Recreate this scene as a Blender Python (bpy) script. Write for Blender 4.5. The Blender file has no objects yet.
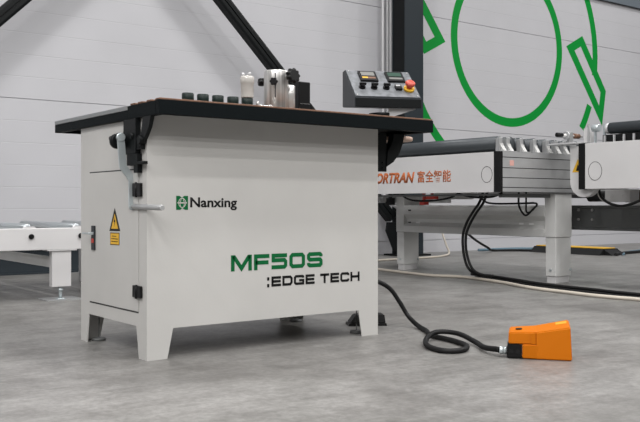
import bpy, bmesh, math, random
from mathutils import Vector, Matrix
random.seed(4)
SC = bpy.context.scene
COL = SC.collection

# ------------------------------------------------------------------ materials
def mat(name, col, rough=.5, metal=0., noise=0., nscale=8., bump=0., bscale=60., coat=0., spec=.5, stretch=None):
    m = bpy.data.materials.new(name); m.use_nodes = True
    nt = m.node_tree; n = nt.nodes; l = nt.links
    b = n['Principled BSDF']
    b.inputs['Base Color'].default_value = (*col, 1)
    b.inputs['Roughness'].default_value = rough
    b.inputs['Metallic'].default_value = metal
    b.inputs['Coat Weight'].default_value = coat
    b.inputs['Specular IOR Level'].default_value = spec
    tc = n.new('ShaderNodeTexCoord')
    if noise > 0:
        t = n.new('ShaderNodeTexNoise'); t.inputs['Scale'].default_value = nscale; t.inputs['Detail'].default_value = 5
        if stretch:
            mp = n.new('ShaderNodeMapping'); mp.inputs['Scale'].default_value = stretch
            l.new(tc.outputs['Object'], mp.inputs['Vector']); l.new(mp.outputs['Vector'], t.inputs['Vector'])
        else: l.new(tc.outputs['Object'], t.inputs['Vector'])
        r = n.new('ShaderNodeValToRGB')
        r.color_ramp.elements[0].position = .35; r.color_ramp.elements[1].position = .65
        r.color_ramp.elements[0].color = (*[c*(1-noise) for c in col], 1)
        r.color_ramp.elements[1].color = (*[min(1, c*(1+noise*.6)) for c in col], 1)
        l.new(t.outputs['Fac'], r.inputs['Fac']); l.new(r.outputs['Color'], b.inputs['Base Color'])
    if bump > 0:
        t2 = n.new('ShaderNodeTexNoise'); t2.inputs['Scale'].default_value = bscale; t2.inputs['Detail'].default_value = 3
        l.new(tc.outputs['Object'], t2.inputs['Vector'])
        bp = n.new('ShaderNodeBump'); bp.inputs['Strength'].default_value = bump; bp.inputs['Distance'].default_value = .01
        l.new(t2.outputs['Fac'], bp.inputs['Height']); l.new(bp.outputs['Normal'], b.inputs['Normal'])
    return m

WHITE = mat('cabinet_white', (.50, .492, .476), .42, noise=.03, nscale=5, bump=.03, bscale=90)
WHITE2 = mat('conveyor_white', (.60, .592, .595), .45, noise=.04, nscale=3)
GREYPAINT = mat('grey_paint', (.62, .62, .61), .5, noise=.05, nscale=4)
GREYPAINT2 = mat('grey_paint_leg', (.60, .60, .59), .5, noise=.04, nscale=4)
DARKGREY = mat('dark_grey_paint', (.13, .135, .135), .5, noise=.06)
BLACK = mat('black_paint', (.003, .004, .0045), .5, spec=.2, bump=.05, bscale=200)
APRON = mat('textured_black', (.0035, .0055, .0065), .6, spec=.08, bump=.2, bscale=260)
PLASTIC = mat('black_plastic', (.004, .004, .0045), .42, spec=.25)
RUBBER = mat('black_rubber', (.006, .006, .0065), .55, spec=.3)
COLUMN = mat('column_anthracite', (.022, .029, .035), .5, spec=.25)
PUCK = mat('dark_green_plastic', (.006, .015, .013), .45, spec=.3)
STEEL = mat('brushed_steel', (.66, .65, .635), .34, .7, noise=.35, nscale=1, stretch=(90, 90, 1.5))
ZINC = mat('zinc_steel', (.50, .55, .565), .35, .5, noise=.08, nscale=20)
ALU = mat('aluminium', (.46, .465, .47), .42, .55, noise=.05, nscale=6)
ALULIGHT = mat('aluminium_light', (.56, .56, .57), .4, .3)
ROLLER = mat('roller_dark', (.045, .052, .058), .42, .2)
ROLLSTEEL = mat('roller_steel', (.42, .45, .47), .35, .6)
LIP = mat('table_steel_edge', (.26, .27, .275), .4, .5)
BROWN = mat('brown_strip', (.17, .085, .05), .6, noise=.25, nscale=40)
GREEN = mat('wall_green', (.0005, .25, .033), .6, spec=.2)
DGREEN = mat('letter_green', (.001, .105, .030), .5, spec=.2)
INK = mat('letter_black', (.006, .006, .006), .5, spec=.2)
RUST = mat('letter_orange', (.44, .11, .025), .5)
ORANGE = mat('pedal_orange', (.50, .132, .001), .5, spec=.15, bump=.05, bscale=150)
YELLOW = mat('warning_yellow', (.70, .40, .02), .5)
RED = mat('red_plastic', (.50, .035, .02), .4)
REDBTN = mat('emergency_red', (.50, .07, .045), .4)
PINK = mat('pale_red_label', (.60, .33, .29), .6)
CREAM = mat('cream_cable', (.55, .50, .43), .55)
BLUE = mat('blue_hose', (.10, .17, .22), .5)
SCREEN = mat('display_grey', (.2, .2, .19), .3)
GREENLCD = mat('display_green', (.03, .07, .05), .3)
BEIGE = mat('beige_disc', (.50, .36, .29), .6, noise=.1)
FACEPLATE = mat('control_faceplate', (.19, .20, .215), .4, .2, noise=.3, nscale=30)
PANELBOX = mat('control_box', (.022, .025, .029), .45, spec=.3)
HAZEPLASTIC = mat('frosted_plastic', (.55, .53, .50), .25, coat=.3)
BAND = mat('upper_band', (.14, .165, .19), .5)
SLOTWHITE = mat('bright_white', (.85, .85, .85), .5)
LABELOCHRE = mat('label_ochre', (.55, .30, .03), .6, spec=.2)
GAP = mat('panel_gap', (.05, .05, .05), .8)

# ------------------------------------------------------------------ mesh helper
class M:
    def __init__(s): s.bm = bmesh.new()
    def box(s, x0, x1, y0, y1, z0, z1, bev=0., rot=None, seg=2):
        r = bmesh.ops.create_cube(s.bm, size=1)
        vs = r['verts']
        for v in vs:
            v.co = Vector(((x0+x1)/2+v.co.x*(x1-x0), (y0+y1)/2+v.co.y*(y1-y0), (z0+z1)/2+v.co.z*(z1-z0)))
        if bev > 0:
            es = list({e for v in vs for e in v.link_edges})
            g = bmesh.ops.bevel(s.bm, geom=es, offset=bev, segments=seg, profile=.5, affect='EDGES')
            vs = list(set(g['verts']) | {v for f in g['faces'] for v in f.verts} | {v for v in vs if v.is_valid})
        if rot: 
            for v in vs: v.co = rot @ v.co
        return s
    def hexa(s, c):      # eight corners: bottom ring, top ring
        v = [s.bm.verts.new(p) for p in c]
        for f in ((3,2,1,0),(4,5,6,7),(0,1,5,4),(1,2,6,5),(2,3,7,6),(3,0,4,7)): s.bm.faces.new([v[i] for i in f])
        return s
    def cyl(s, p0, p1, r, r2=None, seg=24, bev=0.):
        p0, p1 = Vector(p0), Vector(p1); d = p1-p0
        q = d.to_track_quat('Z', 'Y').to_matrix().to_4x4()
        r2 = r if r2 is None else r2
        L = d.length
        prof = [(r, 0), (r2, L)] if bev <= 0 else [(r-bev, 0), (r, bev), (r2, L-bev), (r2-bev, L)]
        return s.lathe(p0, prof, q, seg)
    def lathe(s, p, prof, q=None, seg=24):
        q = q or Matrix.Identity(4); p = Vector(p); rings = []
        for (r, z) in prof:
            rings.append([s.bm.verts.new(p + q @ Vector((r*math.cos(2*math.pi*k/seg), r*math.sin(2*math.pi*k/seg), z))) for k in range(seg)])
        for a, b in zip(rings, rings[1:]):
            for k in range(seg):
                f = s.bm.faces.new((a[k], a[(k+1) % seg], b[(k+1) % seg], b[k])); f.smooth = True
        s.bm.faces.new(rings[0][::-1]); s.bm.faces.new(rings[-1])
        return s
    def prism(s, poly, fn, a, b):    # polygon of (u,v), fn(u,v,w) -> point, extruded w from a to b
        A = [s.bm.verts.new(fn(u, v, a)) for u, v in poly]; B = [s.bm.verts.new(fn(u, v, b)) for u, v in poly]
        n = len(poly)
        s.bm.faces.new(A[::-1]); s.bm.faces.new(B)
        for k in range(n): s.bm.faces.new((A[k], A[(k+1) % n], B[(k+1) % n], B[k]))
        return s
    def tube(s, pts, r, seg=12, sub=8):
        P = [Vector(p) for p in pts]
        if sub > 1 and len(P) > 2:
            Q = [P[0]*2-P[1]] + P + [P[-1]*2-P[-2]]; out = []
            for i in range(1, len(Q)-2):
                for k in range(sub):
                    t = k/sub; a, b, c, d = Q[i-1], Q[i], Q[i+1], Q[i+2]
                    out.append(.5*((2*b)+(c-a)*t+(2*a-5*b+4*c-d)*t*t+(3*b-a-3*c+d)*t**3))
            out.append(P[-1]); P = out
        up = Vector((0, 0, 1)); prev = None; rings = []
        for i, p in enumerate(P):
            t = (P[min(i+1, len(P)-1)]-P[max(i-1, 0)]).normalized()
            if prev is None:
                n = t.cross(up)
                if n.length < .05: n = t.cross(Vector((1, 0, 0)))
            else: n = prev - t*prev.dot(t)
            n.normalize(); prev = n; b = t.cross(n)
            rr = r(i) if callable(r) else r
            rings.append([s.bm.verts.new(p+n*rr*math.cos(2*math.pi*k/seg)+b*rr*math.sin(2*math.pi*k/seg)) for k in range(seg)])
        for a, b in zip(rings, rings[1:]):
            for k in range(seg):
                f = s.bm.faces.new((a[k], a[(k+1) % seg], b[(k+1) % seg], b[k])); f.smooth = True
        s.bm.faces.new(rings[0][::-1]); s.bm.faces.new(rings[-1])
        return s
    def ribbon(s, pts, t, fn, closed=False, d=.001, a=0.):
        P = [Vector((p[0], p[1])) for p in pts]; n = len(P); L = []; R = []
        for i in range(n):
            if closed: d0 = (P[i]-P[i-1]).normalized(); d1 = (P[(i+1) % n]-P[i]).normalized()
            else:
                d0 = (P[i]-P[i-1]).normalized() if i > 0 else (P[1]-P[0]).normalized()
                d1 = (P[i+1]-P[i]).normalized() if i < n-1 else d0
            n0 = Vector((-d0.y, d0.x)); n1 = Vector((-d1.y, d1.x)); m = (n0+n1); m.normalize()
            k = (t/2)/max(.35, m.dot(n0)); L.append(P[i]+m*k); R.append(P[i]-m*k)
        for i in range(n if closed else n-1):
            j = (i+1) % n
            s.prism([(L[i].x, L[i].y), (R[i].x, R[i].y), (R[j].x, R[j].y), (L[j].x, L[j].y)], fn, a, a+d)
        return s
    def rot(s, R, pivot=(0, 0, 0)):
        p = Vector(pivot)
        for v in s.bm.verts: v.co = R @ (v.co-p) + p
        return s
    def build(s, name, m, parent=None, loc=None, **tags):
        bmesh.ops.recalc_face_normals(s.bm, faces=s.bm.faces)
        if parent is None and loc is None:
            xs = [v.co.x for v in s.bm.verts]; ys = [v.co.y for v in s.bm.verts]; zs = [v.co.z for v in s.bm.verts]
            loc = ((min(xs)+max(xs))/2, (min(ys)+max(ys))/2, min(zs))
        base = Vector(loc) if parent is None else ROOT[parent.name]
        for v in s.bm.verts: v.co -= base
        me = bpy.data.meshes.new(name); s.bm.to_mesh(me); s.bm.free()
        me.materials.append(m)
        o = bpy.data.objects.new(name, me); COL.objects.link(o)
        if parent is None: o.location = base
        else: o.parent = parent
        ROOT[o.name] = base.copy()
        for k, v in tags.items(): o[k] = v
        return o
ROOT = {}
def thing(name, loc, label, category, group=None):
    o = bpy.data.objects.new(name, None); COL.objects.link(o); o.location = loc; o.empty_display_size = .1
    o['label'] = label; o['category'] = category
    if group: o['group'] = group
    ROOT[o.name] = Vector(loc); return o
def copypart(src, parent, off):
    c = src.copy(); COL.objects.link(c); c.parent = parent; c.location = Vector(src.location)+Vector(off)
    ROOT[c.name] = ROOT[src.name]+Vector(off)
    for ch in list(src.children):
        g = ch.copy(); COL.objects.link(g); g.parent = c
    return c
def text_mesh(name, body, fn, h, width, m, parent, shear=0., offset=0., depth=.0008):
    c = bpy.data.curves.new('t', 'FONT'); c.body = body; c.shear = shear; c.offset = offset; c.resolution_u = 4
    t = bpy.data.objects.new('t', c); COL.objects.link(t)
    dg = bpy.context.evaluated_depsgraph_get()
    me = bpy.data.meshes.new_from_object(t.evaluated_get(dg))
    bpy.data.objects.remove(t)
    bm = bmesh.new(); bm.from_mesh(me); bpy.data.meshes.remove(me); bpy.data.curves.remove(c)
    xs = [v.co.x for v in bm.verts]; ys = [v.co.y for v in bm.verts]; x0, x1, y0, y1 = min(xs), max(xs), min(ys), max(ys)
    g = bmesh.ops.extrude_face_region(bm, geom=list(bm.faces))
    nv = {e for e in g['geom'] if isinstance(e, bmesh.types.BMVert)}
    for v in bm.verts:
        v.co = Vector(fn((v.co.x-x0)/(x1-x0)*width, (v.co.y-y0)/(y1-y0)*h, depth if v in nv else 0))
    mm = M(); mm.bm.free(); mm.bm = bm
    return mm.build(name, m, parent)

# ------------------------------------------------------------------ setting
def build_setting():
    # floor: polished concrete
    m = bpy.data.materials.new('polished_concrete'); m.use_nodes = True
    nt = m.node_tree; n = nt.nodes; l = nt.links; b = n['Principled BSDF']
    tc = n.new('ShaderNodeTexCoord')
    def noise(sc, det, rough=.6, dist=0.):
        t = n.new('ShaderNodeTexNoise'); t.inputs['Scale'].default_value = sc; t.inputs['Detail'].default_value = det
        t.inputs['Roughness'].default_value = rough; t.inputs['Distortion'].default_value = dist
        l.new(tc.outputs['Object'], t.inputs['Vector']); return t.outputs['Fac']
    def ramp(f, a, ca, bb, cb):
        r = n.new('ShaderNodeValToRGB'); e = r.color_ramp.elements
        e[0].position = a; e[0].color = (*ca, 1); e[1].position = bb; e[1].color = (*cb, 1)
        l.new(f, r.inputs['Fac']); return r.outputs['Color']
    def mix(a, bb, f, mode='MULTIPLY'):
        x = n.new('ShaderNodeMix'); x.data_type = 'RGBA'; x.blend_type = mode
        if isinstance(f, float): x.inputs['Factor'].default_value = f
        else: l.new(f, x.inputs['Factor'])
        l.new(a, x.inputs['A']); l.new(bb, x.inputs['B']); return x.outputs['Result']
    base = ramp(noise(1.3, 6, .62, .6), .3, (.165, .16, .153), .7, (.275, .27, .263))
    c2 = ramp(noise(5.5, 8, .7, .4), .32, (.72, .715, .71), .64, (1.1, 1.1, 1.1))
    c3 = ramp(noise(38, 5, .7), .38, (.80, .80, .79), .64, (1.08, 1.08, 1.08))
    c4 = ramp(noise(2.2, 10, .8, 1.5), .28, (.66, .63, .60), .40, (1, 1, 1))
    mp = n.new('ShaderNodeMapping'); mp.inputs['Scale'].default_value = (.9, 5.5, 1); mp.inputs['Rotation'].default_value = (0, 0, math.radians(20))
    l.new(tc.outputs['Object'], mp.inputs['Vector'])
    st = n.new('ShaderNodeTexNoise'); st.inputs['Scale'].default_value = 2.4; st.inputs['Detail'].default_value = 9; st.inputs['Roughness'].default_value = .72
    l.new(mp.outputs['Vector'], st.inputs['Vector'])
    c5 = ramp(st.outputs['Fac'], .34, (.74, .73, .72), .60, (1.08, 1.08, 1.08))
    c = mix(mix(mix(mix(base, c2, .95), c3, 1.), c4, .6), c5, .75)
    l.new(c, b.inputs['Base Color'])
    rr = n.new('ShaderNodeMapRange'); rr.inputs['To Min'].default_value = .30; rr.inputs['To Max'].default_value = .52
    l.new(noise(3, 6, .6), rr.inputs['Value']); l.new(rr.outputs['Result'], b.inputs['Roughness'])
    bp = n.new('ShaderNodeBump'); bp.inputs['Strength'].default_value = .12; bp.inputs['Distance'].default_value = .004
    l.new(noise(22, 6, .6), bp.inputs['Height']); l.new(bp.outputs['Normal'], b.inputs['Normal'])
    M().box(-6, 20, -5, 8.3, -.1, 0).build('floor', m, loc=(0, 0, 0), kind='structure')
    # back wall: horizontal sandwich panels with fine grooves and a deeper joint every seventh
    W = mat('wall_panel', (.515, .515, .54), .55, noise=.02, nscale=2)
    prof = []; z = -.049; k = 0
    top = 3.70
    prof.append((8.07, 0.0))
    zs = [.155+.2032*i for i in range(0, 18)]
    for i, zz in enumerate(zs):
        if zz > top-.02: break
        dp, w = (.010, .0036) if i % 7 == 0 else (.0013, .0035)
        prof += [(8.07, zz-w), (8.07+dp, zz-w*.5), (8.07+dp, zz+w*.5), (8.07, zz+w)]
    prof += [(8.07, top), (8.25, top), (8.25, 0)]
    M().prism(prof, lambda u, v, w: (w, u, v), -6, 20).build('wall_back', W, loc=(7, 8.07, 0), kind='structure')
    M().box(-6, 20, 8.05, 8.25, top, 4.3).box(-6, 20, 8.02, 8.25, top-.0, top+.03).build('trim_1', BAND, kind='structure')
    M().box(-6, 20, 8.07, 8.25, 4.3, 8.0).build('wall_back_upper', W, kind='structure')
build_setting()

# ------------------------------------------------------------------ column, braces, conduits
def build_column():
    r = thing('steel_column', (7.07, 7.7, 0), 'dark anthracite steel column standing in front of the white wall, left of the green rings', 'column')
    m = M()
    m.box(6.93, 7.22, 7.60, 7.615, .02, 7.6)
    m.box(6.93, 7.22, 7.815, 7.83, .02, 7.6)
    m.box(7.065, 7.085, 7.615, 7.815, .02, 7.6)
    m.build('shaft', COLUMN, r)
    m = M(); m.box(6.934, 7.064, 7.616, 7.814, .02, 7.6).build('recess_fill', BLACK, r)  # black box filling the recess beside the web
    M().prism([(6.929, .06), (6.929, .36), (6.86, .40), (6.72, .40), (6.70, .30), (6.82, .06)], lambda u, v, w: (u, w, v), 7.66, 7.69).build('gusset', BLACK, r)
    m = M(); m.box(6.86, 7.29, 7.54, 7.90, 0, .02)
    m.build('base_plate', BLACK, r)
build_column()
def brace(name, a, b, label, w=.062):
    a, b = Vector(a), Vector(b); d = (b-a).normalized(); n = Vector((0, -1, 0)); s = d.cross(n).normalized()
    L = (b-a).length
    def fn(u, v, t): return a + s*u + n*v + d*t
    m = M()
    # channel-like beam: two flanges, recessed web
    prof = [(-w, -.05), (w, -.05), (w, .04), (w*.62, .05), (w*.1, .05), (w*.1, .035), (-w*.1, .035), (-w*.1, .05), (-w*.62, .05), (-w, .04)]
    m.prism(prof, fn, 0, L)
    return m.build(name, BLACK, None, loc=tuple(b if b.z < a.z else a), label=label, category='brace', group='diagonal steel braces in front of the wall')
# lower end of the long brace sits by the column's base plate
pa = Vector((4.55, 7.75, 2.693)); pb = Vector((5.212, 7.75, 2.045)); dd = (pb-pa).normalized()
bot = pa + dd*((pa.z-.45)/-dd.z); topp = pa - dd*((4.35-pa.z)/-dd.z)
brace('diagonal_brace', topp, bot, 'black diagonal steel brace running down to the column foot, behind the steel post')
pa = Vector((2.42, 7.75, 2.325)); d2 = Vector((.71, 0, .70)).normalized()
brace('diagonal_brace', pa+d2*2.9, pa-d2*3.0, 'black diagonal steel brace crossing the top left corner of the wall')
for i, (x, r_, lab, zb) in enumerate([(6.915, .020, 'leftmost of the three thin grey vertical conduits beside the dark column', .66), (6.985, .013, 'thinnest, middle one of the three grey vertical conduits beside the dark column', .62), (7.040, .021, 'grey vertical conduit nearest the dark column, rightmost of three', .57)]):
    M().tube([(x, 7.98, 5), (x, 7.98, 2.5), (x, 7.98, zb+.45), (6.795+.047*i, 7.95, zb+.25), (6.79+.047*i, 7.85, zb+.08), (6.79+.047*i, 7.58, zb-.04), (6.90, 7.46, zb-.12), (7.15, 7.42, zb-.18), (7.6, 7.40, zb-.20)], r_, sub=6).build('conduit', ALULIGHT, loc=(x, 7.98, 0), label=lab, category='pipe', group='grey conduits beside the column')

# ------------------------------------------------------------------ wall logo
def build_logo():
    cx, cz = 9.29, 2.81; y = 8.0695
    fn = lambda u, v, w: (u, y-w, v)
    r = thing('wall_logo', (cx, 8.0695, cz), 'large green line logo of rings and angled bars painted on the white wall', 'wall logo')
    def ring(R, t, a0, a1, nseg, closed):
        pts = [(cx+R*math.cos(math.radians(a0+(a1-a0)*k/nseg)), cz+R*math.sin(math.radians(a0+(a1-a0)*k/nseg))) for k in range(nseg + (0 if closed else 1))]
        return pts
    M().ribbon(ring(1.075, .12, 0, 360, 96, True), .12, fn, True).build('ring', GREEN, r)
    m = M()
    m.ribbon(ring(1.92, .12, -8, 64, 40, False), .12, fn)
    m.build('outer_arc', GREEN, r)
    M().ribbon(ring(1.92, .12, -34, -22, 10, False), .12, fn).build('outer_arc', GREEN, r)
    M().ribbon(ring(1.92, .12, 172, 244, 40, False), .12, fn).build('outer_arc', GREEN, r)
    M().ribbon(ring(1.92, .12, 146, 158, 10, False), .12, fn).build('outer_arc', GREEN, r)
    bar = [(10.62, 2.895), (10.88, 3.03), (11.41, 2.32), (11.345, 1.95)]
    M().ribbon(bar, .125, fn, True, d=.0016).build('angled_bar', GREEN, r)
    M().ribbon([(2*cx-a, 2*cz-b) for a, b in bar], .125, fn, True, d=.0016).build('angled_bar', GREEN, r)
build_logo()

# ------------------------------------------------------------------ edge banding machine
X0, X1, Y0, Y1 = 1.481, 2.647, 3.09, 3.755
def stroke_letters():
    t = .21; h = t/2
    def G(ch, w, t):
        a = t/2; L, R, B, T = a, w-a, a, 1-a
        return {
         'M': [([(L, 0), (L, 1)], 0), ([(R, 0), (R, 1)], 0), ([(L+.06, .93), (w/2, .16), (R-.06, .93)], 0)],
         'F': [([(L, 0), (L, T), (w, T)], 0), ([(L, .47), (w-.07, .47)], 0)],
         '5': [([(w-.02, T), (L, T), (L, .57), (R-.1, .57), (R, .47), (R, B+.1), (R-.1, B), (0, B)], 0)],
         '0': [([(L+.12, T), (R-.12, T), (R, T-.12), (R, B+.12), (R-.12, B), (L+.12, B), (L, B+.12), (L, T-.12)], 1)],
         'S': [([(R, .70), (R, T-.08), (R-.09, T), (L+.09, T), (L, T-.08), (L, .60), (L+.09, .51), (R-.09, .51), (R, .42), (R, B+.08), (R-.09, B), (L+.09, B), (L, B+.08), (L, .30)], 0)],
         'E': [([(w, T), (L, T), (L, B), (w, B)], 0), ([(L, .5), (w-.05, .5)], 0)],
         'D': [([(L, T), (R-.16, T), (R, T-.16), (R, B+.16), (R-.16, B), (L, B)], 1)],
         'G': [([(R, .70), (R, T-.06), (R-.1, T), (L+.12, T), (L, T-.12), (L, B+.12), (L+.12, B), (R, B), (R, .46), (w*.5, .46)], 0)],
         'T': [([(0, T), (w, T)], 0), ([(w/2, 0), (w/2, T)], 0)],
         'C': [([(R, .68), (R, T-.08), (R-.1, T), (L+.12, T), (L, T-.12), (L, B+.12), (L+.12, B), (R-.1, B), (R, B+.08), (R, .32)], 0)],
         'H': [([(L, 0), (L, 1)], 0), ([(R, 0), (R, 1)], 0), ([(L, .5), (R, .5)], 0)],
         ':': [([(L, -.05), (L, .28)], 0), ([(L, .62), (L, .95)], 0)]}[ch]
    return G
GL = stroke_letters()
def lettering(name, s, x, z, height, widths, gap, t, m, parent, y=3.0898):
    mm = M(); u = 0
    for ch in s:
        if ch == ' ': u += widths.get(' ', .5); continue
        w = widths.get(ch, 1.15)
        for pts, closed in GL(ch, w, t):
            mm.ribbon(pts, t, lambda a, b, c, u=u: (x+(u+a)*height, y-c, z+b*height), bool(closed), d=.0008)
        u += w+gap
    return mm.build(name, m, parent)

def build_machine():
    r = thing('edge_banding_machine', ((X0+X1)/2, (Y0+Y1)/2, 0), 'large white edge banding machine on four legs with a black-rimmed table top', 'machine')
    th = .004
    m = M()
    def front(xa, xb, ya, yb):
        poly = [(xa, 0), (xa+.087, 0), (xa+.112, .118), (xb-.116, .12), (xb-.096, 0), (xb, 0), (xb, .952), (xa, .952)]
        m.prism(poly, lambda u, v, w: (u, w, v), ya, yb)
    front(X0, X1, Y0, Y0+th); front(X0, X1, Y1-th, Y1)
    for xa in (X0, X1-th):
        poly = [(Y0+th, 0), (Y0+.071, 0), (Y0+.095, .125), (Y1-.093, .125), (Y1-.072, 0), (Y1-th, 0), (Y1-th, .952), (Y0+th, .952)]
        m.prism(poly, lambda u, v, w: (w, u, v), xa, xa+th)
    m.box(X0+.002, X1-.002, Y0+.002, Y1-.002, .13, .136)
    m.box(X0+.002, X1-.002, Y0+.002, Y1-.002, .944, .95)
    cab = m.build('cabinet', WHITE, r)
    # levelling feet
    for x, y in ((1.540, 3.695), (2.60, 3.19), (1.56, 3.15), (2.60, 3.68)):
        f = M().lathe((x, y, 0), [(.03, 0), (.03, .009), (.026, .012), (.0025, .0125), (.0025, .131)], seg=20).build('levelling_foot', DARKGREY, r)
    # door on the left side
    M().box(X0-.0006, X0, 3.163, 3.654, .176, .743).build('door_gap', GAP, r)
    door = M().box(X0-.003, X0-.0004, 3.160, 3.657, .1825, .7375, .0015, seg=1).build('door', WHITE, r)
    for za, zb in ((.633, .686), (.238, .285)):
        h = M().box(X0-.012, X0-.001, 3.125, 3.198, za, zb, .003).cyl((X0-.011, 3.163, za-.003), (X0-.011, 3.163, zb+.003), .005, seg=12).build('hinge', PLASTIC, door)
    la = M().box(X0-.010, X0-.004, 3.582, 3.616, .407, .511, .001).build('latch', PANELBOX, door)
    la2 = M().box(X0-.03, X0-.008, 3.588, 3.602, .472, .484, .002).box(X0-.034, X0-.026, 3.588, 3.66, .474, .482, .002).build('latch_handle', ZINC, door)
    M().box(X0-.012, X0-.009, 3.588, 3.612, .437, .456, .001).build('latch_button', RED, door)
    # warning stickers on the door
    fx = lambda u, v, w: (X0-.0032-w, u, v)
    wl = M().prism([(3.436, .492), (3.328, .494), (3.382, .588)], fx, 0, .0006).build('warning_sticker', INK, door)
    M().prism([(3.416, .502), (3.348, .503), (3.382, .564)], fx, .0006, .001).build('sticker_field', YELLOW, wl)
    M().prism([(3.386, .553), (3.392, .530), (3.382, .531), (3.388, .509), (3.373, .537), (3.382, .537)], fx, .001, .0014).build('lightning_symbol', INK, wl)
    wp = M().prism([(3.428, .435), (3.336, .436), (3.336, .487), (3.428, .486)], fx, 0, .0006).build('warning_plate', INK, door)
    M().prism([(3.424, .438), (3.340, .439), (3.340, .484), (3.424, .483)], fx, .0006, .001).build('plate_field', YELLOW, wp)
    mm = M()
    for k, (a, b) in enumerate(((3.41, 3.365), (3.415, 3.35), (3.415, 3.35))):
        z = .472-.011*k
        mm.prism([(a, z-.0015), (b, z-.0015), (b, z+.0015), (a, z+.0015)], fx, .001, .0013)
    mm.build('plate_lines', INK, wp)
    # lettering on the front
    text_mesh('brand_lettering', 'Nanxing', lambda u, v, w: (1.668+u, Y0-.0002-w, .5785+v), .052, .216, INK, r, offset=.024)
    fy = lambda u, v, w: (1.606+u*.052, Y0-.0002-w, .581+v*.055)
    em = M().prism([(0, 0), (.36, 0), (.5, .14), (.74, 0), (1, 0), (1, 1), (.66, 1), (.5, .86), (.28, 1), (0, 1)], fy, 0, .0008).build('emblem', DGREEN, r)
    mm = M(); mm.ribbon([(.5+.30*math.cos(a*math.pi/10), .5+.33*math.sin(a*math.pi/10)) for a in range(20)], .05, fy, True, d=.0004, a=.0008)
    mm.ribbon([(.1, .5), (.9, .5)], .09, fy, d=.0004, a=.0008); mm.ribbon([(.36, .26), (.3, .5), (.42, .76)], .04, fy, d=.0004, a=.0008); mm.ribbon([(.64, .26), (.7, .5), (.58, .76)], .04, fy, d=.0004, a=.0008)
    mm.build('globe_mark', HAZEPLASTIC, em)
    lettering('model_lettering', 'MF50S', 1.856, .3275, .066, {'M': 1.52, 'F': 1.16, '5': 1.22, '0': 1.25, 'S': 1.28}, .17, .255, DGREEN, r)
    lettering('model_lettering', ':EDGE TECH', 2.033, .2545, .0425, {':': .34, 'E': 1.15, 'D': 1.25, 'G': 1.28, 'T': 1.17, 'C': 1.2, 'H': 1.25, ' ': .55}, .17, .25, INK, r)

    # table: apron frame + plates
    tx0, tx1, ty0, ty1 = 1.463, 2.867, 2.95, 4.035
    m = M()
    m.box(tx0, tx1, ty0, ty0+.03, .938, .993, .002)
    m.box(tx0, tx0+.03, ty0+.031, 3.227, .938, .991, .002)
    m.box(tx0+.001, tx0+.031, 3.228, ty1, .938, .9745, .002)
    m.box(tx1-.03, tx1, ty0+.031, ty1, .938, .991, .002)
    m.box(tx0+.032, tx1-.032, ty1-.03, ty1, .938, .9745, .002)
    m.box(tx0+.02, tx1-.02, ty0+.02, ty1-.02, .953, .9735)
    m.build('table_frame', APRON, r)
    m = M().box(tx0, tx1-.032, 3.2285, ty1, .975, .9925, .0015).build('table_plate', LIP, r)
    m = M().box(tx0+.031, tx1-.031, ty0+.031, 3.2275, .974, .990).build('table_bed', DARKGREY, r)
    m = M()
    for i, yc in enumerate((2.972, 3.046, 3.122, 3.19)):
        M().box(tx0+.004, tx1-.004, yc-.021, yc+.021, .9925, .9995, .002).build('slide_strip', BROWN, r)
    # green pucks in a row, the last carries the frosted cup
    first = None
    for i, x in enumerate((1.636, 1.703, 1.771, 1.841, 1.909)):
        M().cyl((x, 3.05, .9996), (x, 3.05, 1.038), .0235, seg=28, bev=.003).build('guide_puck', PUCK, r)
    cup = M().lathe((1.909, 3.05, 1.0381), [(.025, 0), (.0262, .004), (.0262, .058), (.0285, .06), (.029, .083), (.027, .088), (.02, .09)], seg=28).build('frosted_cup', HAZEPLASTIC, r)
    mm = M()
    for a in (30, 150, 270): mm.cyl((1.909+.017*math.cos(math.radians(a)), 3.05+.017*math.sin(math.radians(a)), 1.128), (1.909+.017*math.cos(math.radians(a)), 3.05+.017*math.sin(math.radians(a)), 1.142), .007, seg=12, bev=.002)
    mm.build('cap_screws', ALULIGHT, cup)
    # small chrome fittings
    mm = M(); mm.box(1.962, 1.985, 3.06, 3.09, 1.0, 1.012, .002).cyl((1.975, 3.075, 1.012), (1.975, 3.075, 1.032), .006, seg=12, bev=.0015)
    mm.cyl((2.01, 3.10, 1.0), (2.01, 3.10, 1.022), .010, seg=16, bev=.002).cyl((2.0, 3.08, 1.014), (2.055, 3.08, 1.014), .006, seg=12)
    mm.box(2.03, 2.07, 3.07, 3.11, 1.0, 1.008, .001).cyl((2.048, 3.09, 1.008), (2.048, 3.09, 1.024), .008, seg=12, bev=.002)
    mm.build('chrome_fitting', STEEL, r)
    # stainless pressure post
    px, py = 2.118, 3.15
    post = M().lathe((px, py, 1.0), [(.053, 0), (.053, .174), (.051, .180), (.02, .180)], seg=40).build('steel_post', STEEL, r)
    R_ = Vector((.801, -.599, 0)); F_ = Vector((.599, .801, 0))
    c0 = Vector((px, py, 0))
    p = c0 + R_*.048 + F_*.045
    M().lathe((p.x, p.y, 1.0), [(.034, 0), (.034, .12), (.03, .124)], seg=30).build('side_sleeve', STEEL, post)
    sl = M(); sl.box(-.0025, .0025, -.0540, -.0525, 1.06, 1.165); sl.rot(Matrix.Rotation(-math.radians(36.8), 3, 'Z'))
    for v in sl.bm.verts: v.co += c0
    sl.build('slot', PANELBOX, post)
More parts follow.
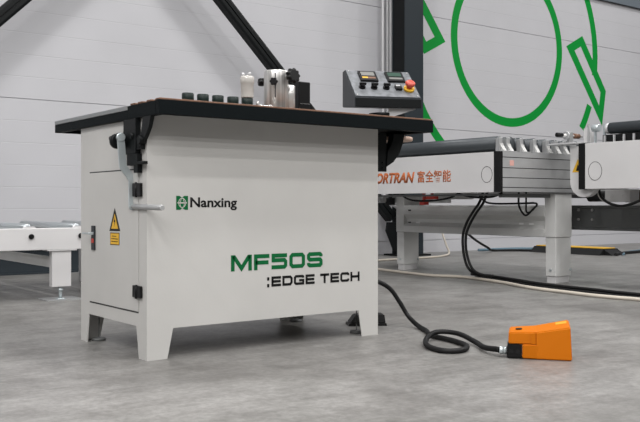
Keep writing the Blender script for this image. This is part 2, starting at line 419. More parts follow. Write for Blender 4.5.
    def star(p, d, R, name='clamp_knob', lobes=6):
        d = Vector(d).normalized(); q = d.to_track_quat('Z', 'Y').to_matrix(); p = Vector(p); mm = M(); n = 48
        rings = []
        for (k, z) in ((.86, 0), (1, .006), (1, .018), (.8, .026)):
            rings.append([mm.bm.verts.new(p+q @ Vector(((R*k*(1+.12*math.cos(lobes*t*2*math.pi/n)))*math.cos(t*2*math.pi/n), (R*k*(1+.12*math.cos(lobes*t*2*math.pi/n)))*math.sin(t*2*math.pi/n), z))) for t in range(n)])
        for a, b in zip(rings, rings[1:]):
            for k in range(n): f = mm.bm.faces.new((a[k], a[(k+1) % n], b[(k+1) % n], b[k])); f.smooth = True
        mm.bm.faces.new(rings[0][::-1]); mm.bm.faces.new(rings[-1])
        mm.cyl(p-d*.012, p+d*.001, .010, seg=16)
        return mm.build(name, PLASTIC, post)
    a = c0 - F_*.066 - R_*.004; star((a.x, a.y, 1.125), -F_-R_*.1, .016)
    a = c0 - R_*.052 + F_*.018; star((a.x, a.y, 1.134), -R_-F_*.35, .017)
    a = c0 + R_*.068 - F_*.035; star((a.x, a.y, 1.152), R_*.62-F_*.8+Vector((0, 0, .12)), .031, 'pressure_knob', 9)
    a = c0 + R_*.045 - F_*.012; b = c0 + R_*.066 - F_*.03
    M().cyl((a.x, a.y, 1.15), (b.x, b.y, 1.151), .011, seg=16).build('knob_shaft', PLASTIC, post)
    # black housing block behind the post
    hb = M().box(2.262, 2.325, 3.18, 3.23, 1.0, 1.152, .004).build('housing_block', PLASTIC, r)
    mm = M()
    for k in range(5): mm.box(2.268+.011*k, 2.272+.011*k, 3.1755, 3.1761, 1.052, 1.054)
    mm.build('scale_marks', ALULIGHT, hb)
    M().box(2.32, 2.62, 3.10, 3.14, .9996, 1.012, .001).build('guide_rail', ALULIGHT, r)

    # support brackets under both ends
    m = M(); x = 1.468
    m.box(x-.010, x+.012, 3.142, 3.256, .80, .937, .002).box(x-.009, x+.012, 3.13, 3.225, .755, .80, .002).box(x-.006, x+.010, 3.10, 3.142, .815, .86)
    m.box(x-.008, x+.012, 3.128, 3.165, .725, .757, .002).box(x-.010, x+.008, 3.07, 3.13, .757, .768, .002)
    m.prism([(3.012, .9375), (3.032, .895), (3.062, .862), (3.10, .830), (3.12, .82), (3.12, .855), (3.098, .880), (3.082, .9375)], lambda u, v, w: (x+w, u, v), -.008, .008)
    m.cyl((x-.018, 3.10, .85), (x+.012, 3.10, .85), .018, seg=20, bev=.003).cyl((x-.018, 3.175, .87), (x+.012, 3.175, .87), .012, seg=16)
    m.build('support_bracket', BLACK, r)
    m = M().box(X1+.0005, 2.726, 3.118, 3.132, .757, .9375, .002)
    m.prism([(2.767, .9375), (2.760, .905), (2.745, .878), (2.728, .855), (2.720, .78), (2.765, .805), (2.800, .845), (2.822, .89), (2.833, .9375)], lambda u, v, w: (u, w, v), 3.112, 3.150)
    for z in (.775, .80): m.cyl((2.70, 3.110, z), (2.70, 3.118, z), .006, seg=12)
    m.box(X1+.0005, 2.70, 3.133, 3.20, .78, .9375, .002)
    m.build('support_bracket', BLACK, r)
    # hand crank
    yy = 3.215
    cp = [(1.427, .865), (1.436, .752), (1.476, .700), (1.476, .592)]
    m = M(); m.ribbon(cp, .029, lambda u, v, w: (u, yy-w, v), d=.009)
    m.cyl((1.427, yy-.013, .865), (1.427, yy+.002, .865), .018, seg=20, bev=.003).cyl((1.476, yy-.011, .594), (1.476, yy+.001, .594), .0145, seg=20)
    cr = m.build('hand_crank', ZINC, r)
    M().cyl((1.476, yy-.0115, .594), (1.476, 2.95, .590), .0108, seg=20, bev=.002).build('crank_handle', ALU, cr)
    M().cyl((1.427, yy, .865), (1.427, 3.30, .865), .011, seg=16).cyl((1.430, 3.236, .852), (1.430, 3.262, .852), .030, seg=24, bev=.004).box(1.452, 1.4805, 3.285, 3.31, .85, .89, .003).build('crank_shaft', BLACK, cr)
    # beige reel disc under the right end of the table
    M().cyl((2.872, 3.22, .912), (2.872, 3.22, .932), .084, seg=40, bev=.004).cyl((2.872, 3.22, .932), (2.872, 3.22, .939), .012, seg=16).build('reel_disc', BEIGE, r)

    # control panel on its post
    th_ = math.radians(-36.8+13)
    Q = Matrix.Rotation(th_, 4, 'Z')
    O = Vector((2.789, 3.434, 1.0955))          # front-left-bottom corner of the box
    def L(u, v, w): return O + Q @ Vector((u, v, w))
    wd, dp = .357, .25
    m = M()
    side = [(0, 0), (dp, .024), (dp, .213), (.21, .218), (0, .051)]
    m.prism(side, lambda a, b, c: L(c, a, b), 0, wd)
    bmesh.ops.bevel(m.bm, geom=list(m.bm.edges), offset=.003, segments=2, affect='EDGES')
    pan = m.build('control_panel', PANELBOX, r)
    dv = Vector((.210, .167)); ln = dv.length; sd = dv/ln; nn = Vector((-sd.y, sd.x))
    KU, KV = wd/.325, ln/.218; wd_, ln_ = .325, .218
    def S(u, v, w):      # on the sloping face, u along width, v up the slope, w outwards
        q = Vector((0, .051)) + sd*(v*KV) + nn*w
        return L(u*KU, q.x, q.y)
    M().prism([(.006, .006), (wd_-.006, .006), (wd_-.006, ln_-.005), (.006, ln_-.005)], S, .0005, .003).build('face_plate', FACEPLATE, pan)
    M().prism([(0.004, 0.004), (wd-.004, .004), (wd-.004, .046), (.004, .046)], lambda a, b, c: L(a, -c, b), 0, .002).build('front_lip', BLACK, pan)
    for (u0, scr) in ((.062, SCREEN), (.196, GREENLCD)):
        d_ = M().prism([(u0-.004, .120), (u0+.082, .120), (u0+.082, .196), (u0-.004, .196)], S, .003, .014).build('display', PLASTIC, pan)
        M().prism([(u0+.006, .158), (u0+.072, .158), (u0+.072, .188), (u0+.006, .188)], S, .014, .0148).build('display_screen', scr, d_)
        M().prism([(u0+.006, .134), (u0+.072, .134), (u0+.072, .148), (u0+.006, .148)], S, .014, .0148).build('display_keys', BROWN if scr is SCREEN else SCREEN, d_)
        if scr is SCREEN: M().prism([(u0+.006, .136), (u0+.034, .136), (u0+.034, .147), (u0+.006, .147)], S, .0148, .0152).build('lit_key', YELLOW, d_)
    def scyl(u, v, w0, w1, R, name, mt, r2=None):
        return M().cyl(S(u, v, w0), S(u, v, w1), R, r2=r2, seg=20).build(name, mt, pan)
    for i, (u, v) in enumerate(((.052, .072), (.110, .072), (.170, .072))):
        k = M().cyl(S(u, v, .003), S(u, v, .010), .018, seg=20).cyl(S(u, v, .010), S(u, v, .026), .013, seg=16)
        k.prism([(u-.016, v-.004), (u+.016, v-.004), (u+.016, v+.004), (u-.016, v+.004)], S, .02, .032).build('rotary_knob', PLASTIC, pan)
    k = M().prism([(.214, .056), (.244, .056), (.244, .088), (.214, .088)], S, .003, .016).build('power_switch', PLASTIC, pan)
    M().prism([(.217, .074), (.238, .074), (.238, .083), (.217, .083)], S, .016, .018).build('switch_mark', ALULIGHT, k)
    es = scyl(.279, .064, .003, .016, .028, 'emergency_collar', YELLOW)
    M().cyl(S(.279, .064, .016), S(.279, .064, .030), .015, seg=20).lathe(S(.279, .064, .030), [(.022, 0), (.026, .006), (.026, .016), (.02, .022), (.008, .024)], (S(0, 0, 1)-S(0, 0, 0)).to_track_quat('Z', 'Y').to_matrix().to_4x4(), 28).build('emergency_button', REDBTN, es)
    for u, v in ((.016, .205), (wd_-.016, .205), (.016, .016), (wd_-.016, .016)): M().cyl(S(u, v, .003), S(u, v, .005), .004, seg=10).build('screw', STEEL, pan)
    c = L(.16, .08, 0)
    mm = M(); mm.lathe((c.x, c.y, .895), [(.016, 0), (.016, .15), (.06, .163), (.06, .179), (.02, .1825)], seg=28)
    mm.box(X1, c.x, c.y-.018, c.y+.018, .895, .925, .002)
    mm.build('panel_post', BLACK, r)
    # folded light sheet holding the panel from below
    c1, c2, c3 = L(.19, .03, -.0015), L(.335, .03, -.0015), L(.185, .03, -.060)
    mm = M(); n3 = (Q @ Vector((0, 1, 0))).to_3d()*.003
    A = [mm.bm.verts.new(p_) for p_ in (c1, c2, L(.20, .03, -.045), c3)]
    B = [mm.bm.verts.new(Vector(v.co)+n3) for v in A]
    mm.bm.faces.new(A); mm.bm.faces.new(B[::-1])
    for k in range(4): mm.bm.faces.new((A[k], A[(k+1) % 4], B[(k+1) % 4], B[k]))
    mm.build('gusset_plate', ALULIGHT, r)
    return r
build_machine()

# ------------------------------------------------------------------ foot pedal, cable, rubber block
def build_pedal():
    O = Vector((2.631, 2.300, 0)); u_ = Vector((.640, -.768, 0)).normalized(); w_ = Vector((-u_.y, u_.x, 0))
    L = lambda u, v, w: O + u_*u*.955 + w_*v + Vector((0, 0, w))
    r = thing('foot_pedal', tuple(L(.13, .06, 0)), 'orange foot pedal with a black cable connector standing on the floor', 'foot pedal')
    m = M()
    m.hexa([L(.062, .0, .003), L(.13, -.001, .002), L(.13, .125, .002), L(.062, .12, .003), L(.062, .0, .058), L(.13, -.001, .058), L(.13, .125, .058), L(.062, .12, .058)])
    m.hexa([L(.006, .010, .057), L(.128, .006, .057), L(.128, .118, .057), L(.006, .112, .057), L(.008, .014, .101), L(.128, .010, .106), L(.128, .100, .122), L(.010, .100, .112)])
    m.hexa([L(.115, -.004, .002), L(.258, -.006, .001), L(.258, .130, .001), L(.115, .126, .002), L(.115, .006, .104), L(.252, .004, .128), L(.247, .100, .148), L(.115, .100, .121)])
    bmesh.ops.bevel(m.bm, geom=list(m.bm.edges), offset=.004, segments=3, affect='EDGES')
    body = m.build('housing', ORANGE, r)
    m = M(); m.hexa([L(.098, .003, .06), L(.114, .003, .06), L(.114, .012, .06), L(.098, .012, .06), L(.098, .004, .100), L(.114, .004, .103), L(.114, .012, .103), L(.098, .012, .1)])
    m.build('side_rib', ORANGE, r)
    m = M(); m.hexa([L(.0, .004, .002), L(.061, .004, .002), L(.061, .10, .002), L(.0, .10, .002), L(.002, .006, .056), L(.061, .006, .056), L(.061, .10, .056), L(.002, .10, .056)])
    bmesh.ops.bevel(m.bm, geom=list(m.bm.edges), offset=.003, segments=2, affect='EDGES')
    c = m.build('connector_block', PLASTIC, r)
    M().cyl(L(.018, .003, .028), L(.018, .006, .028), .008, seg=16).cyl(L(.045, .003, .028), L(.045, .006, .028), .008, seg=16).build('connector_screws', RUBBER, c)
    M().cyl(L(.0, .035, .027), L(-.014, .035, .027), .017, seg=6).cyl(L(-.014, .035, .027), L(-.03, .035, .027), .0155, seg=20, bev=.002).build('cable_gland', ZINC, r)
    # oval badge and top label
    def top(u, v, w): return L(u, v, .1035+ (v-.014)*.128 + (u-.008)*.045 + w)
    M().prism([(.048+.013*math.cos(a*math.pi/10), .05+.008*math.sin(a*math.pi/10)) for a in range(20)], top, 0, .0028).build('oval_badge', INK, r)
    def top2(u, v, w): return L(u, v, .1045+(u-.115)*.176+(v-.005)*.2 + w)
    M().prism([(.195, .06), (.238, .06), (.238, .085), (.195, .085)], top2, 0, .0012).build('top_label', LABELOCHRE, r)
    # corrugated cable
    g = L(-.028, .035, .027)
    pts = [(2.651, 3.45, .275), (2.72, 3.36, .262), (2.79, 3.27, .228), (2.855, 3.245, .19), (2.90, 3.225, .125), (2.935, 3.20, .055), (2.925, 3.12, .016), (2.85, 2.98, .012), (2.767, 2.86, .012), (2.734, 2.69, .012),
           (2.679, 2.56, .012), (2.585, 2.495, .012), (2.515, 2.53, .012), (2.545, 2.65, .012), (2.645, 2.765, .018), (2.735, 2.795, .037), (2.785, 2.715, .036), (2.755, 2.58, .018), (g.x+.05*0-.01+.05, g.y+.12, .018), (g.x+.012, g.y+.03, g.z-.002), (g.x, g.y, g.z)]
    M().tube(pts, (lambda i: (.0108 + .0008*(1 if i % 2 else -1))), seg=14, sub=28).build('corrugated_cable', RUBBER, loc=(2.62, 2.6, 0), label='thick black corrugated cable looping on the floor between the machine and the orange pedal', category='cable')
build_pedal()
def build_block():
    q = Matrix.Rotation(math.radians(-30), 3, 'Z'); c = Vector((2.815, 3.375, 0))
    def L(u, v, w): return c + q @ Vector((u, v, 0)) + Vector((0, 0, w))
    r = thing('rubber_wedge', tuple(c), 'low black rubber wedge on the floor behind the right front leg of the machine', 'rubber wedge')
    m = M().hexa([L(-.09, -.05, .012), L(.09, -.05, .012), L(.09, .05, .012), L(-.09, .05, .012), L(-.062, -.044, .052), L(.084, -.044, .055), L(.084, .044, .055), L(-.062, .044, .052)])
    bmesh.ops.bevel(m.bm, geom=list(m.bm.edges), offset=.004, segments=2, affect='EDGES')
    m.build('body', RUBBER, r)
    M().hexa([L(-.098, -.055, 0), L(.095, -.055, 0), L(.095, .055, 0), L(-.098, .055, 0), L(-.095, -.053, .0115), L(.093, -.053, .0115), L(.093, .053, .0115), L(-.095, .053, .0115)]).build('base', PLASTIC, r)
build_block()

# ------------------------------------------------------------------ left low roller conveyor
def build_left_conveyor():
    r = thing('roller_conveyor', (2.0, 5.9, 0), 'low white roller conveyor running along the wall at the left behind the machine', 'conveyor')
    f = M().box(-.8, 3.5, 5.38, 5.44, .320, .4555, .004).build('side_beam', WHITE2, r)
    M().box(-.8, 3.5, 6.52, 6.58, .320, .4555, .004).build('side_beam', WHITE2, r)
    xs = [1.803+.315*k for k in range(-8, 6)]
    r0 = M().lathe((xs[0], 5.45, .457), [(.012, -.0), (.027, .004), (.027, 1.055), (.012, 1.06)], Matrix.Rotation(-math.pi/2, 4, 'X'), 20).build('roller', ROLLSTEEL, r)
    b0 = M().cyl((xs[0], 5.379, .405), (xs[0], 5.366, .405), .0165, seg=16, bev=.003).build('bolt', PLASTIC, r)
    h0 = M().prism([(xs[0]-.034, .4557), (xs[0]+.034, .4557), (xs[0]+.024, .466), (xs[0]-.024, .466)], lambda u, v, w: (u, w, v), 5.385, 5.44).build('roller_bracket', WHITE2, r)
    for k, x in enumerate(xs[1:]):
        o = (x-xs[0], 0, 0); copypart(r0, r, o); copypart(b0, r, o); copypart(h0, r, o)
    bl = M().box(xs[0]+.05, xs[0]+.145, 5.445, 6.515, .40, .42).build('shadow_slat', GREYPAINT, r); bl2 = M().box(xs[0]+.17, xs[0]+.265, 5.445, 6.515, .40, .42).build('shadow_slat', GREYPAINT, r)  # unseen slats, added to cast striped shade on the floor below
    for k, x in enumerate(xs[1:-1]): copypart(bl, r, (x-xs[0], 0, 0)); copypart(bl2, r, (x-xs[0], 0, 0))
    for x in (-.4, 1.998):
        leg = M().box(x-.062, x+.062, 5.385, 5.435, .086, .312, .003).box(x-.095, x+.095, 5.375, 5.46, .313, .3195).build('leg', WHITE2, r)
        ft = M().cyl((x, 5.41, .012), (x, 5.41, .086), .011, seg=14).cyl((x, 5.41, .06), (x, 5.41, .072), .020, seg=6).cyl((x, 5.41, .0065), (x, 5.41, .014), .03, seg=20).build('levelling_foot', ZINC, leg)
        M().box(x-.05, x-.01, 5.436, 7.05, .205, .270, .002).build('cross_beam', GREYPAINT, r)
        M().box(x+.6, x+.72, 6.53, 6.64, 0.0, .319, .003).build('leg', WHITE2, r)
    M().box(1.90, 2.13, 5.36, 5.56, -.0, .006).build('floor_plate', ALU, None, label='thin grey steel plate on the floor under the foot of the low white conveyor', category='plate')
build_left_conveyor()
m = M().box(.6, 5.2, 7.62, 7.66, .0, .235, .003).box(.6, 5.2, 7.56, 7.72, .236, .25).box(.6, 5.2, 7.56, 7.619, 0, .012)
m.build('steel_channel', COLUMN, label='dark grey steel channel lying along the wall foot behind the low conveyor', category='steel channel')

# ------------------------------------------------------------------ far roller conveyor with orange lettering
def build_far_conveyor():
    r = thing('roller_conveyor', (5.5, 5.2, 0), 'white and grey conveyor with orange lettering and an aluminium end face, right of the machine', 'conveyor')
    ax = 4.79; y0, y1 = 4.25, 6.35; xe = 6.35
    sp = M().box(ax, ax+.02, y0+.058, y1, .692, .985, .002).build('side_panel', WHITE2, r)
    M().box(ax-.002, ax+.03, y0, y0+.057, .694, .988, .002).build('end_strip', PLASTIC, r)
    fx = lambda u, v, w: (ax-.0002-w, u, v)
    M().ribbon([(4.375+.052*math.cos(a*math.pi/24), .822+.058*math.sin(a*math.pi/24)) for a in range(48)], .0035, fx, True, d=.0006).build('circle_mark', INK, sp)
    text_mesh('orange_lettering', 'FORTRAN', lambda u, v, w: (ax-.0003-w, 5.68-u, .777+v), .088, .540, RUST, sp, shear=.28, offset=.045)
    text_mesh('orange_lettering', '富全智能', lambda u, v, w: (ax-.0003-w, 5.108-u, .777+v), .094, .370, RUST, sp, offset=.016)
    # aluminium end face with long grooves
    zs = [.697, .724, .730, .795, .801, .866, .872, .943, .949, .986]
    prof = [(y0+.05, .697)]
    for i, z in enumerate(zs):
        if 0 < i < len(zs)-1:
            if i % 2 == 1: prof += [(y0, z), (y0+.02, z)]
            else: prof += [(y0+.02, z), (y0, z)]
        else: prof.append((y0, z))
    prof.append((y0+.05, .986))
    M().prism(prof, lambda u, v, w: (w, u, v), ax+.031, xe).build('end_face', ALU, r)
    M().box(ax+.03, xe, y0+.006, y0+.052, .70, .98).build('groove_back', GAP, r)
    fy = lambda u, v, w: (u, y0-.0002-w, v)
    M().prism([(4.895, .885), (4.94, .885), (4.94, .925), (4.895, .925)], fy, 0, .0006).build('red_label', PINK, r)
    # deck
    for yc in (4.9, 5.45, 6.0): M().box(ax+.021, xe-.021, yc, yc+.05, .93, .975).build('cross_bar', DARKGREY, r)
    M().box(xe-.02, xe, y0+.053, y1, .684, .985-.011).build('far_panel', WHITE2, r)
    # brackets and rollers
    xb = [4.818, 4.896, 5.045, 5.194, 5.340, 5.444, 5.546, 5.67, 5.80, 5.95, 6.10, 6.24]
    def br(x):
        b = M().box(x, x+.036, y0+.030, y0+.040, .9865, 1.092, .003).box(x, x+.006, y0+.041, y0+.067, .9865, 1.085, .001).box(x, x+.085, y0-.0, y0+.068, .986, .993, .001).build('roller_bracket', ALU, r)
        g = M()
        for xa in (x+.016, x+.034): g.hexa([(xa, y0+.004, .9935), (xa+.016, y0+.004, .9935), (xa+.016, y0+.029, .9935), (xa, y0+.029, .9935), (xa-.012, y0+.024, 1.035), (xa+.004, y0+.024, 1.035), (xa+.004, y0+.029, 1.035), (xa-.012, y0+.029, 1.035)])
        g.box(x+.004, x+.036, y0+.022, y0+.0295, 1.030, 1.046, .001)
        g.build('clip', GREYPAINT2, b)
        return b
    b0 = br(xb[0])
    for x in xb[1:]: copypart(b0, r, (x-xb[0], 0, 0))
    big = M().lathe((4.862, y0+.07, 1.045), [(.02, 0), (.058, .004), (.058, 1.96), (.02, 1.965)], Matrix.Rotation(-math.pi/2, 4, 'X'), 28).build('roller', ROLLER, r)
    for xa in (4.985, 5.10, 5.25, 5.385, 5.50, 5.62, 5.75, 5.90, 6.05, 6.19):
        copypart(big, r, (xa-4.862, 0, 0))
    # frame: legs, beam, cross beams
    for ya in (4.27, 5.985):
        lg = M().box(5.44, 5.637, ya, ya+.105, .352, .683, .004).box(5.446, 5.631, ya+.004, ya+.100, .052, .350, .004).build('leg', GREYPAINT2, r)
        M().box(5.455, 5.62, ya+.010, ya+.094, 0, .06, .002).build('leg_shoe', WHITE2, lg)
        mm = M()
        for z in (.10,): mm.cyl((5.446, ya+.05, z), (5.438, ya+.05, z), .010, seg=6).cyl((5.62, ya+.0045, z), (5.62, ya-.006, z), .010, seg=6)
        mm.build('leg_bolts', ZINC, lg)
    # W shaped beam
    zb, zt = .350, .597
    prof = [(5.47, zb), (5.440, zb+.004), (5.436, zb+.06), (5.480, zb+.095), (5.480, zb+.125), (5.436, zb+.165), (5.436, zt-.012), (5.446, zt), (5.48, zt), (5.48, zt-.004), (5.45, zt-.004), (5.442, zt-.014), (5.442, zb+.167), (5.486, zb+.127), (5.486, zb+.093), (5.442, zb+.058), (5.446, zb+.006), (5.47, zb+.004)]
    bm_ = M().prism(prof, lambda u, v, w: (u, w, v), 4.376, 5.984).build('side_beam', GREYPAINT, r)
    mm = M()
    for y, z in ((5.90, .552), (5.90, .442)): mm.box(5.434, 5.4355, y-.018, y+.018, z-.006, z+.006)
    mm.build('dark_slot', INK, bm_)
    mm = M()
    for y, z in ((5.79, .442), (4.60, .553), (4.60, .452), (4.50, .452)): mm.box(5.434, 5.4358, y-.022, y+.022, z-.007, z+.007)
    mm.build('light_slot', SLOTWHITE, bm_)
    M().box(5.2, 5.24, 6.0, 6.04, .63, .684).box(4.9, 6.2, 6.13, 6.19, .62, .683).build('cross_rail', ALU, r)
    M().box(4.90, 6.2, 4.32, 4.36, .655, .683).box(4.84, 4.88, 4.32, 6.2, .668, .683).build('under_rail', DARKGREY, r)
    # drive motor and clutter hung beneath the deck
    dm = M().cyl((5.62, 5.3, .72), (5.62, 5.75, .72), .07, seg=24, bev=.01).box(5.55, 5.69, 5.42, 5.62, .78, .929).build('drive_motor', GREYPAINT, r)
    for (y, z, s) in ((5.50, .665, .05), (5.60, .615, .03)): M().box(5.30, 5.36, y-s, y+s, z-.015, z+.018, .004).box(5.32, 5.34, y-.01, y+.01, z+.018, .93).build('red_valve', RED, r)
    M().box(5.28, 5.34, 5.99, 6.06, .60, .665, .006).box(5.30, 5.32, 6.01, 6.04, .66, .93).build('black_valve', PLASTIC, r)
    # cables belonging to the conveyor, hanging in loops
    for nm, pts, rr in (('hanging_cable', [(5.3, 4.51, .70), (5.3, 4.51, .60), (5.3, 4.47, .535), (5.3, 4.43, .523), (5.3, 4.37, .57), (5.3, 4.335, .60), (5.3, 4.36, .615), (5.3, 4.48, .612), (5.3, 4.78, .612), (5.3, 4.88, .64), (5.3, 4.93, .69)], .008),
                        ('hanging_cable', [(5.32, 4.455, .70), (5.32, 4.455, .62), (5.32, 4.45, .545), (5.32, 4.40, .555), (5.32, 4.35, .60)], .007),
                        ('hanging_cable', [(5.0, 5.55, .69), (5.0, 5.40, .64), (5.0, 5.15, .635), (5.0, 4.95, .66), (5.0, 4.85, .70)], .008),
                        ('hanging_cable', [(4.87, 4.75, .69), (4.87, 4.60, .66), (4.87, 4.40, .66), (4.87, 4.30, .69)], .008)):
        M().tube(pts, rr, seg=8, sub=6).build(nm, RUBBER, r)
build_far_conveyor()

# ------------------------------------------------------------------ right conveyor
def build_right_conveyor():
    r = thing('roller_conveyor', (5.7, 3.3, 0), 'white roller conveyor at the right edge, with a rounded end cover and black end strip', 'conveyor')
    ax = 5.30; y0, y1 = 2.3, 3.90
    sp = M().box(ax, ax+.02, y0, y1, .715, 1.043, .002).build('side_panel', WHITE2, r)
    M().box(ax-.002, ax+.03, y1+.001, y1+.056, .712, 1.046, .002).build('end_strip', PLASTIC, r)
    M().ribbon([(3.815+.056*math.cos(a*math.pi/24), .842+.066*math.sin(a*math.pi/24)) for a in range(48)], .0035, lambda u, v, w: (ax-.0002-w, u, v), True, d=.0006).build('circle_mark', INK, sp)
    # rounded belt cover
    cy, cz, R = 3.948, .772, .115
    poly = [(cy+R*math.cos(a*math.pi/16), cz+R*math.sin(a*math.pi/16)) for a in range(-16, 1)] + [(cy+R, 1.03), (cy-R, 1.03)]
    cv = M().prism(poly, lambda u, v, w: (w, u, v), 5.345, 5.40)
    cv = cv.build('belt_cover', WHITE2, r)
    fx = lambda u, v, w: (5.3448-w, u, v)
    a_ = M().prism([(4.045, .84), (3.945, .84), (3.995, .935)], fx, 0, .001).build('warning_sticker', YELLOW, cv)
    M().prism([(4.012, .85), (3.978, .85), (3.995, .90)], fx, .001, .0014).build('sticker_symbol', INK, a_)
    M().box(ax+.021, 6.379, y0, 3.82, .90, .95).build('deck', DARKGREY, r)
    M().box(6.38, 6.4, y0, y1, .715, .899).build('far_panel', WHITE2, r)
    # shelf plate and adjusting handle
    M().box(5.305, 5.42, 3.99, 4.24, 1.0465, 1.058, .002).build('shelf_plate', ALULIGHT, r)
    h = M().cyl((5.375, 4.15, 1.122), (5.60, 4.15, 1.122), .010, seg=16).build('handle_rod', STEEL, r)
    M().cyl((5.295, 4.15, 1.122), (5.365, 4.15, 1.122), .017, seg=20, bev=.006).build('handle_grip', PLASTIC, h)
    M().cyl((5.405, 4.15, 1.122), (5.420, 4.15, 1.122), .032, seg=24, bev=.003).build('handle_collar', ALU, h)
    M().box(5.435, 5.475, 4.135, 4.165, 1.0585, 1.150, .003).build('handle_block', ALU, r)
    M().cyl((5.50, 4.15, 1.122), (5.56, 4.15, 1.122), .019, seg=20).build('brown_sleeve', BROWN, r)
    M().prism([(3.985, 1.0585), (3.928, 1.0585), (3.925, 1.10), (3.94, 1.160), (3.985, 1.160)], lambda u, v, w: (w, u, v), 5.40, 5.44).build('end_bracket', WHITE2, r)
    M().box(5.36, 5.372, 3.912, 3.925, 1.047, 1.19, .003).build('post_plate', ALU, r)
    # chrome cap stub then long dark roller
    st = M().cyl((5.40, 3.85, 1.157), (5.40, 3.908, 1.157), .027, seg=24, bev=.004).build('chrome_stub', ZINC, r)
    M().box(5.385, 5.40, 3.873, 3.885, .95, 1.130).box(5.40, 5.415, 3.806, 3.819, .95, 1.18).build('stub_post', ZINC, r)
    ro = M().lathe((5.40, y0, 1.147), [(.02, 0), (.041, .004), (.041, 1.455), (.02, 1.46)], Matrix.Rotation(-math.pi/2, 4, 'X'), 28).build('roller', ROLLER, r)
    M().cyl((5.40, y0+1.461, 1.147), (5.40, y0+1.488, 1.147), .038, seg=24, bev=.006).build('roller_cap', ALULIGHT, ro)
    for xa in (5.55, 5.70, 5.85, 6.0, 6.15, 6.3): copypart(ro, r, (xa-5.40, 0, 0))
    p0 = M().box(5.345, 5.362, 3.768, 3.777, .95, 1.095).build('guide_post', ALULIGHT, r)
    for k in range(1, 18):
        if 3.775-k*.078 > y0+.03: copypart(p0, r, (0, -k*.078, 0))
    M().box(5.368, 5.43, y0+.01, 3.80, .951, 1.10).build('guide_strip', PLASTIC, r)
    # lower rail with bolts, gearbox under the panel
    rail = M().prism([(5.90, .40), (5.96, .40), (5.96, .41), (5.908, .418), (5.908, .575), (5.96, .582), (5.96, .597), (5.89, .597), (5.89, .575), (5.90, .57), (5.90, .425), (5.89, .418), (5.89, .40)], lambda u, v, w: (u, w, v), 2.2, 4.62).build('lower_rail', DARKGREY, r)
    mm = M()
    for y in (4.40, 4.27):
        for z in (.56, .485): mm.cyl((5.90, y, z), (5.89, y, z), .011, seg=10)
    mm.build('rail_bolts', STEEL, rail)
    for y in (2.5,): M().box(5.91, 6.05, y-.06, y+.06, 0, .62, .004).build('leg', GREYPAINT2, r)
    M().box(5.60, 5.72, 3.735, 3.945, .622, .714, .003).cyl((5.60, 3.885, .67), (5.595, 3.885, .67), .007, seg=10).cyl((5.60, 3.80, .67), (5.595, 3.80, .67), .007, seg=10).build('gearbox', WHITE2, r)
    M().box(5.77, 5.87, 3.25, 3.9, .62, .714, .01).cyl((5.82, 3.9, .668), (5.82, 4.24, .668), .042, seg=20).build('drive_motor', PLASTIC, r)
    M().tube([(5.42, 3.87, .72), (5.42, 3.855, .667), (5.42, 3.813, .629), (5.42, 3.755, .604), (5.42, 3.682, .593), (5.42, 3.603, .607), (5.42, 3.54, .628), (5.42, 3.40, .67), (5.42, 3.30, .72)], .010, seg=10).build('hanging_cable', RUBBER, r)
    M().tube([(5.44, 3.89, .714), (5.44, 3.88, .67), (5.44, 3.85, .635), (5.45, 3.81, .622)], .009, seg=10).build('white_hose', HAZEPLASTIC, r)
    M().box(5.905, 5.95, 3.55, 3.95, .598, .628, .004).build('rail_cover', WHITE2, r)
build_right_conveyor()

# ------------------------------------------------------------------ cables on the floor
def cable(name, pts, r, m, label, **k):
    M().tube(pts, r, seg=10, sub=8).build(name, m, loc=(pts[0][0], pts[0][1], 0), label=label, category='cable', **k)
cable('floor_cable', [(5.25, 6.9, .012), (5.28, 6.4, .012), (5.20, 5.95, .012), (5.15, 5.6, .012), (5.13, 5.30, .012), (5.22, 5.02, .012), (5.11, 4.55, .012), (4.95, 4.15, .012), (4.895, 3.95, .012), (4.868, 3.743, .012), (4.832, 3.525, .012), (4.835, 3.33, .012), (4.855, 3.167, .012), (4.86, 2.6, .012)], .0125, CREAM, 'long cream cable running along the concrete floor in front of the conveyor legs')
B = [(5.27, 4.96, .012), (5.23, 4.76, .012), (5.18, 4.50, .012), (5.07, 4.16, .012), (4.985, 3.88, .012), (4.95, 3.58, .012), (4.93, 3.27, .012), (4.93, 2.6, .012)]
for i, (dx, z, lab) in enumerate(((0.02, .011, 'black floor cable lying right beside the cream cable'), (.06, .011, 'middle black cable of the bundle behind the cream cable'), (.105, .011, 'black cable at the back of the floor bundle, nearest the conveyor legs'), (.045, .031, 'black cable lying on top of the floor bundle'))):
    pts = [(x+dx+.014*math.sin(j*1.7+i*2), y+.02*i, z) for j, (x, y, _) in enumerate(B)]
    cable('floor_cable', pts, .0105, RUBBER, lab, group='black cables behind the cream cable')
for i, (o, lab) in enumerate(((0, 'left one of two thick black cables dropping from the lettered conveyor to the floor'), (.042, 'right one of two thick black cables dropping from the lettered conveyor to the floor'))):
    cable('drop_cable', [(5.10, 4.69-o, .715), (5.10, 4.735-o, .62), (5.10, 4.80-o, .55), (5.10, 4.87-o, .46), (5.10, 4.911-o*.8, .36), (5.10, 4.905-o*.8, .22), (5.115, 4.87-o, .10), (5.155, 4.81-o, .052), (5.17, 4.70-o, .046)], .011, RUBBER, lab, group='black drop cables')
cable('floor_cable', [(7.75, 7.68, .40), (7.88, 7.62, .31), (8.10, 7.58, .16), (8.36, 7.62, .06), (8.55, 7.70, .016), (8.78, 7.55, .016), (8.92, 7.30, .016)], .015, RUBBER, 'black cable running along the wall foot into the left end of the cable ramp')
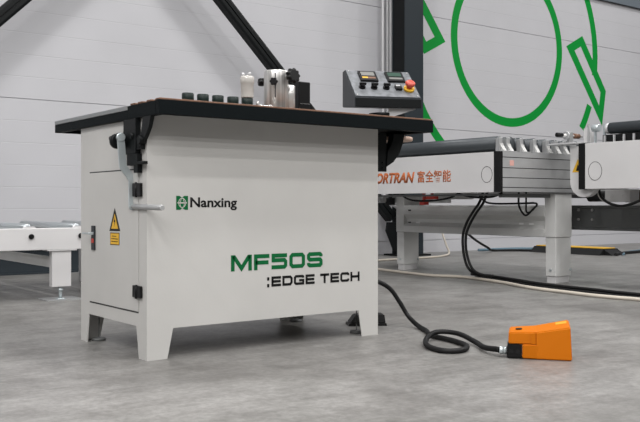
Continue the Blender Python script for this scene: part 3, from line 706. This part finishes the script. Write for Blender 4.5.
cable('floor_cable', [(8.45, 7.86, .016), (8.8, 7.86, .016), (9.15, 7.8, .016), (9.3, 7.65, .016), (9.22, 7.53, .016)], .018, BLUE, 'blue hose on the floor by the wall, entering the yellow cable ramp')
cable('floor_cable', [(8.95, 6.16, .016), (9.3, 6.30, .016), (9.9, 6.38, .016), (10.6, 6.5, .016), (11.5, 6.3, .016)], .020, RUBBER, 'black cable leaving the right end of the yellow cable ramp')
cable('floor_cable', [(9.12, 6.17, .013), (9.6, 6.45, .013), (10.2, 6.6, .013), (10.9, 6.65, .013), (11.5, 6.55, .013)], .013, BLUE, 'thin blue hose beside the black cable at the right end of the cable ramp')
cable('floor_cable', [(5.95, 7.05, .012), (6.3, 7.1, .012), (6.8, 7.12, .012), (7.2, 7.25, .012), (7.45, 7.4, .03), (7.62, 7.62, .12), (7.72, 7.8, .28), (7.8, 7.95, .40)], .012, CREAM, 'cream cable curving from the floor up towards the wall beyond the W-shaped beam')

def build_ramp():
    r = thing('cable_ramp', (9.1, 6.95, 0), 'black cable protector ramp with a yellow lid on the floor by the wall', 'cable ramp')
    M().prism([(8.86, 0), (8.95, .075), (9.22, .075), (9.34, 0)], lambda u, v, w: (u, w, v), 6.32, 7.36).prism([(6.32, 0), (6.20, 0), (6.32, .07)], lambda u, v, w: (w, u, v), 8.95, 9.22).build('ramp_body', RUBBER, r)
    M().box(8.96, 9.21, 6.34, 7.34, .0755, .086, .003).build('lid', YELLOW, r)
build_ramp()

# ------------------------------------------------------------------ camera
cam = bpy.data.cameras.new('camera'); co = bpy.data.objects.new('camera', cam); COL.objects.link(co)
co.location = (0, 0, .6); co.rotation_euler = (math.radians(90), 0, math.radians(-36.8))
cam.sensor_width = 36; cam.lens = 875/640*36; cam.shift_y = -6/640; cam.clip_end = 100
SC.camera = co

# ------------------------------------------------------------------ light: rows of high bay lamps under the hall roof, diffuse hall light
w = bpy.data.worlds.new('World'); SC.world = w; w.use_nodes = True
bg = w.node_tree.nodes['Background']; bg.inputs[0].default_value = (.93, .96, 1, 1); bg.inputs[1].default_value = 1.0
_n = w.node_tree.nodes; _l = w.node_tree.links
_tc = _n.new('ShaderNodeTexCoord'); _sx = _n.new('ShaderNodeSeparateXYZ'); _rp = _n.new('ShaderNodeValToRGB')
_l.new(_tc.outputs['Generated'], _sx.inputs[0]); _mr = _n.new('ShaderNodeMapRange'); _mr.inputs['From Min'].default_value = -1
_l.new(_sx.outputs['Z'], _mr.inputs['Value']); _l.new(_mr.outputs['Result'], _rp.inputs['Fac'])
_e = _rp.color_ramp.elements; _e[0].position = .45; _e[0].color = (.095, .093, .086, 1); _e[1].position = .95; _e[1].color = (.27, .275, .28, 1)
_l.new(_rp.outputs['Color'], bg.inputs[0])
for x in (-9., -6., -3., 0., 3., 6., 9., 12.):
    k = 1.7 if x < -2 else 1.
    for y, q in ((-9.5, 1.5), (-7.2, 1.5), (-5.0, 1.2), (-2.95, 1.15), (-.85, 1.3), (2.6, .7)):  # first row is added fill for the shaded top of the cabinet front
        L = bpy.data.lights.new('high_bay_lamp', 'AREA'); L.shape = 'RECTANGLE'; L.size = 1.2; L.size_y = .3; L.energy = 52*k*q; L.color = (1, .985, .97)
        o = bpy.data.objects.new('high_bay_lamp', L); COL.objects.link(o); o.location = (x, y, 7.2)
for x in (-4.2, 3.6, 11.4):
    for y, e in ((1.05, 200), (5.1, 170)):
        L = bpy.data.lights.new('spot_bay_lamp', 'AREA'); L.shape = 'SQUARE'; L.size = .45; L.energy = e; L.color = (1, .985, .97)
        o = bpy.data.objects.new('spot_bay_lamp', L); COL.objects.link(o); o.location = (x, y, 7.2)
vs = SC.view_settings
vs.view_transform = 'Standard'; vs.look = 'None'; vs.gamma = 1; vs.use_curve_mapping = False; vs.exposure = -0.26
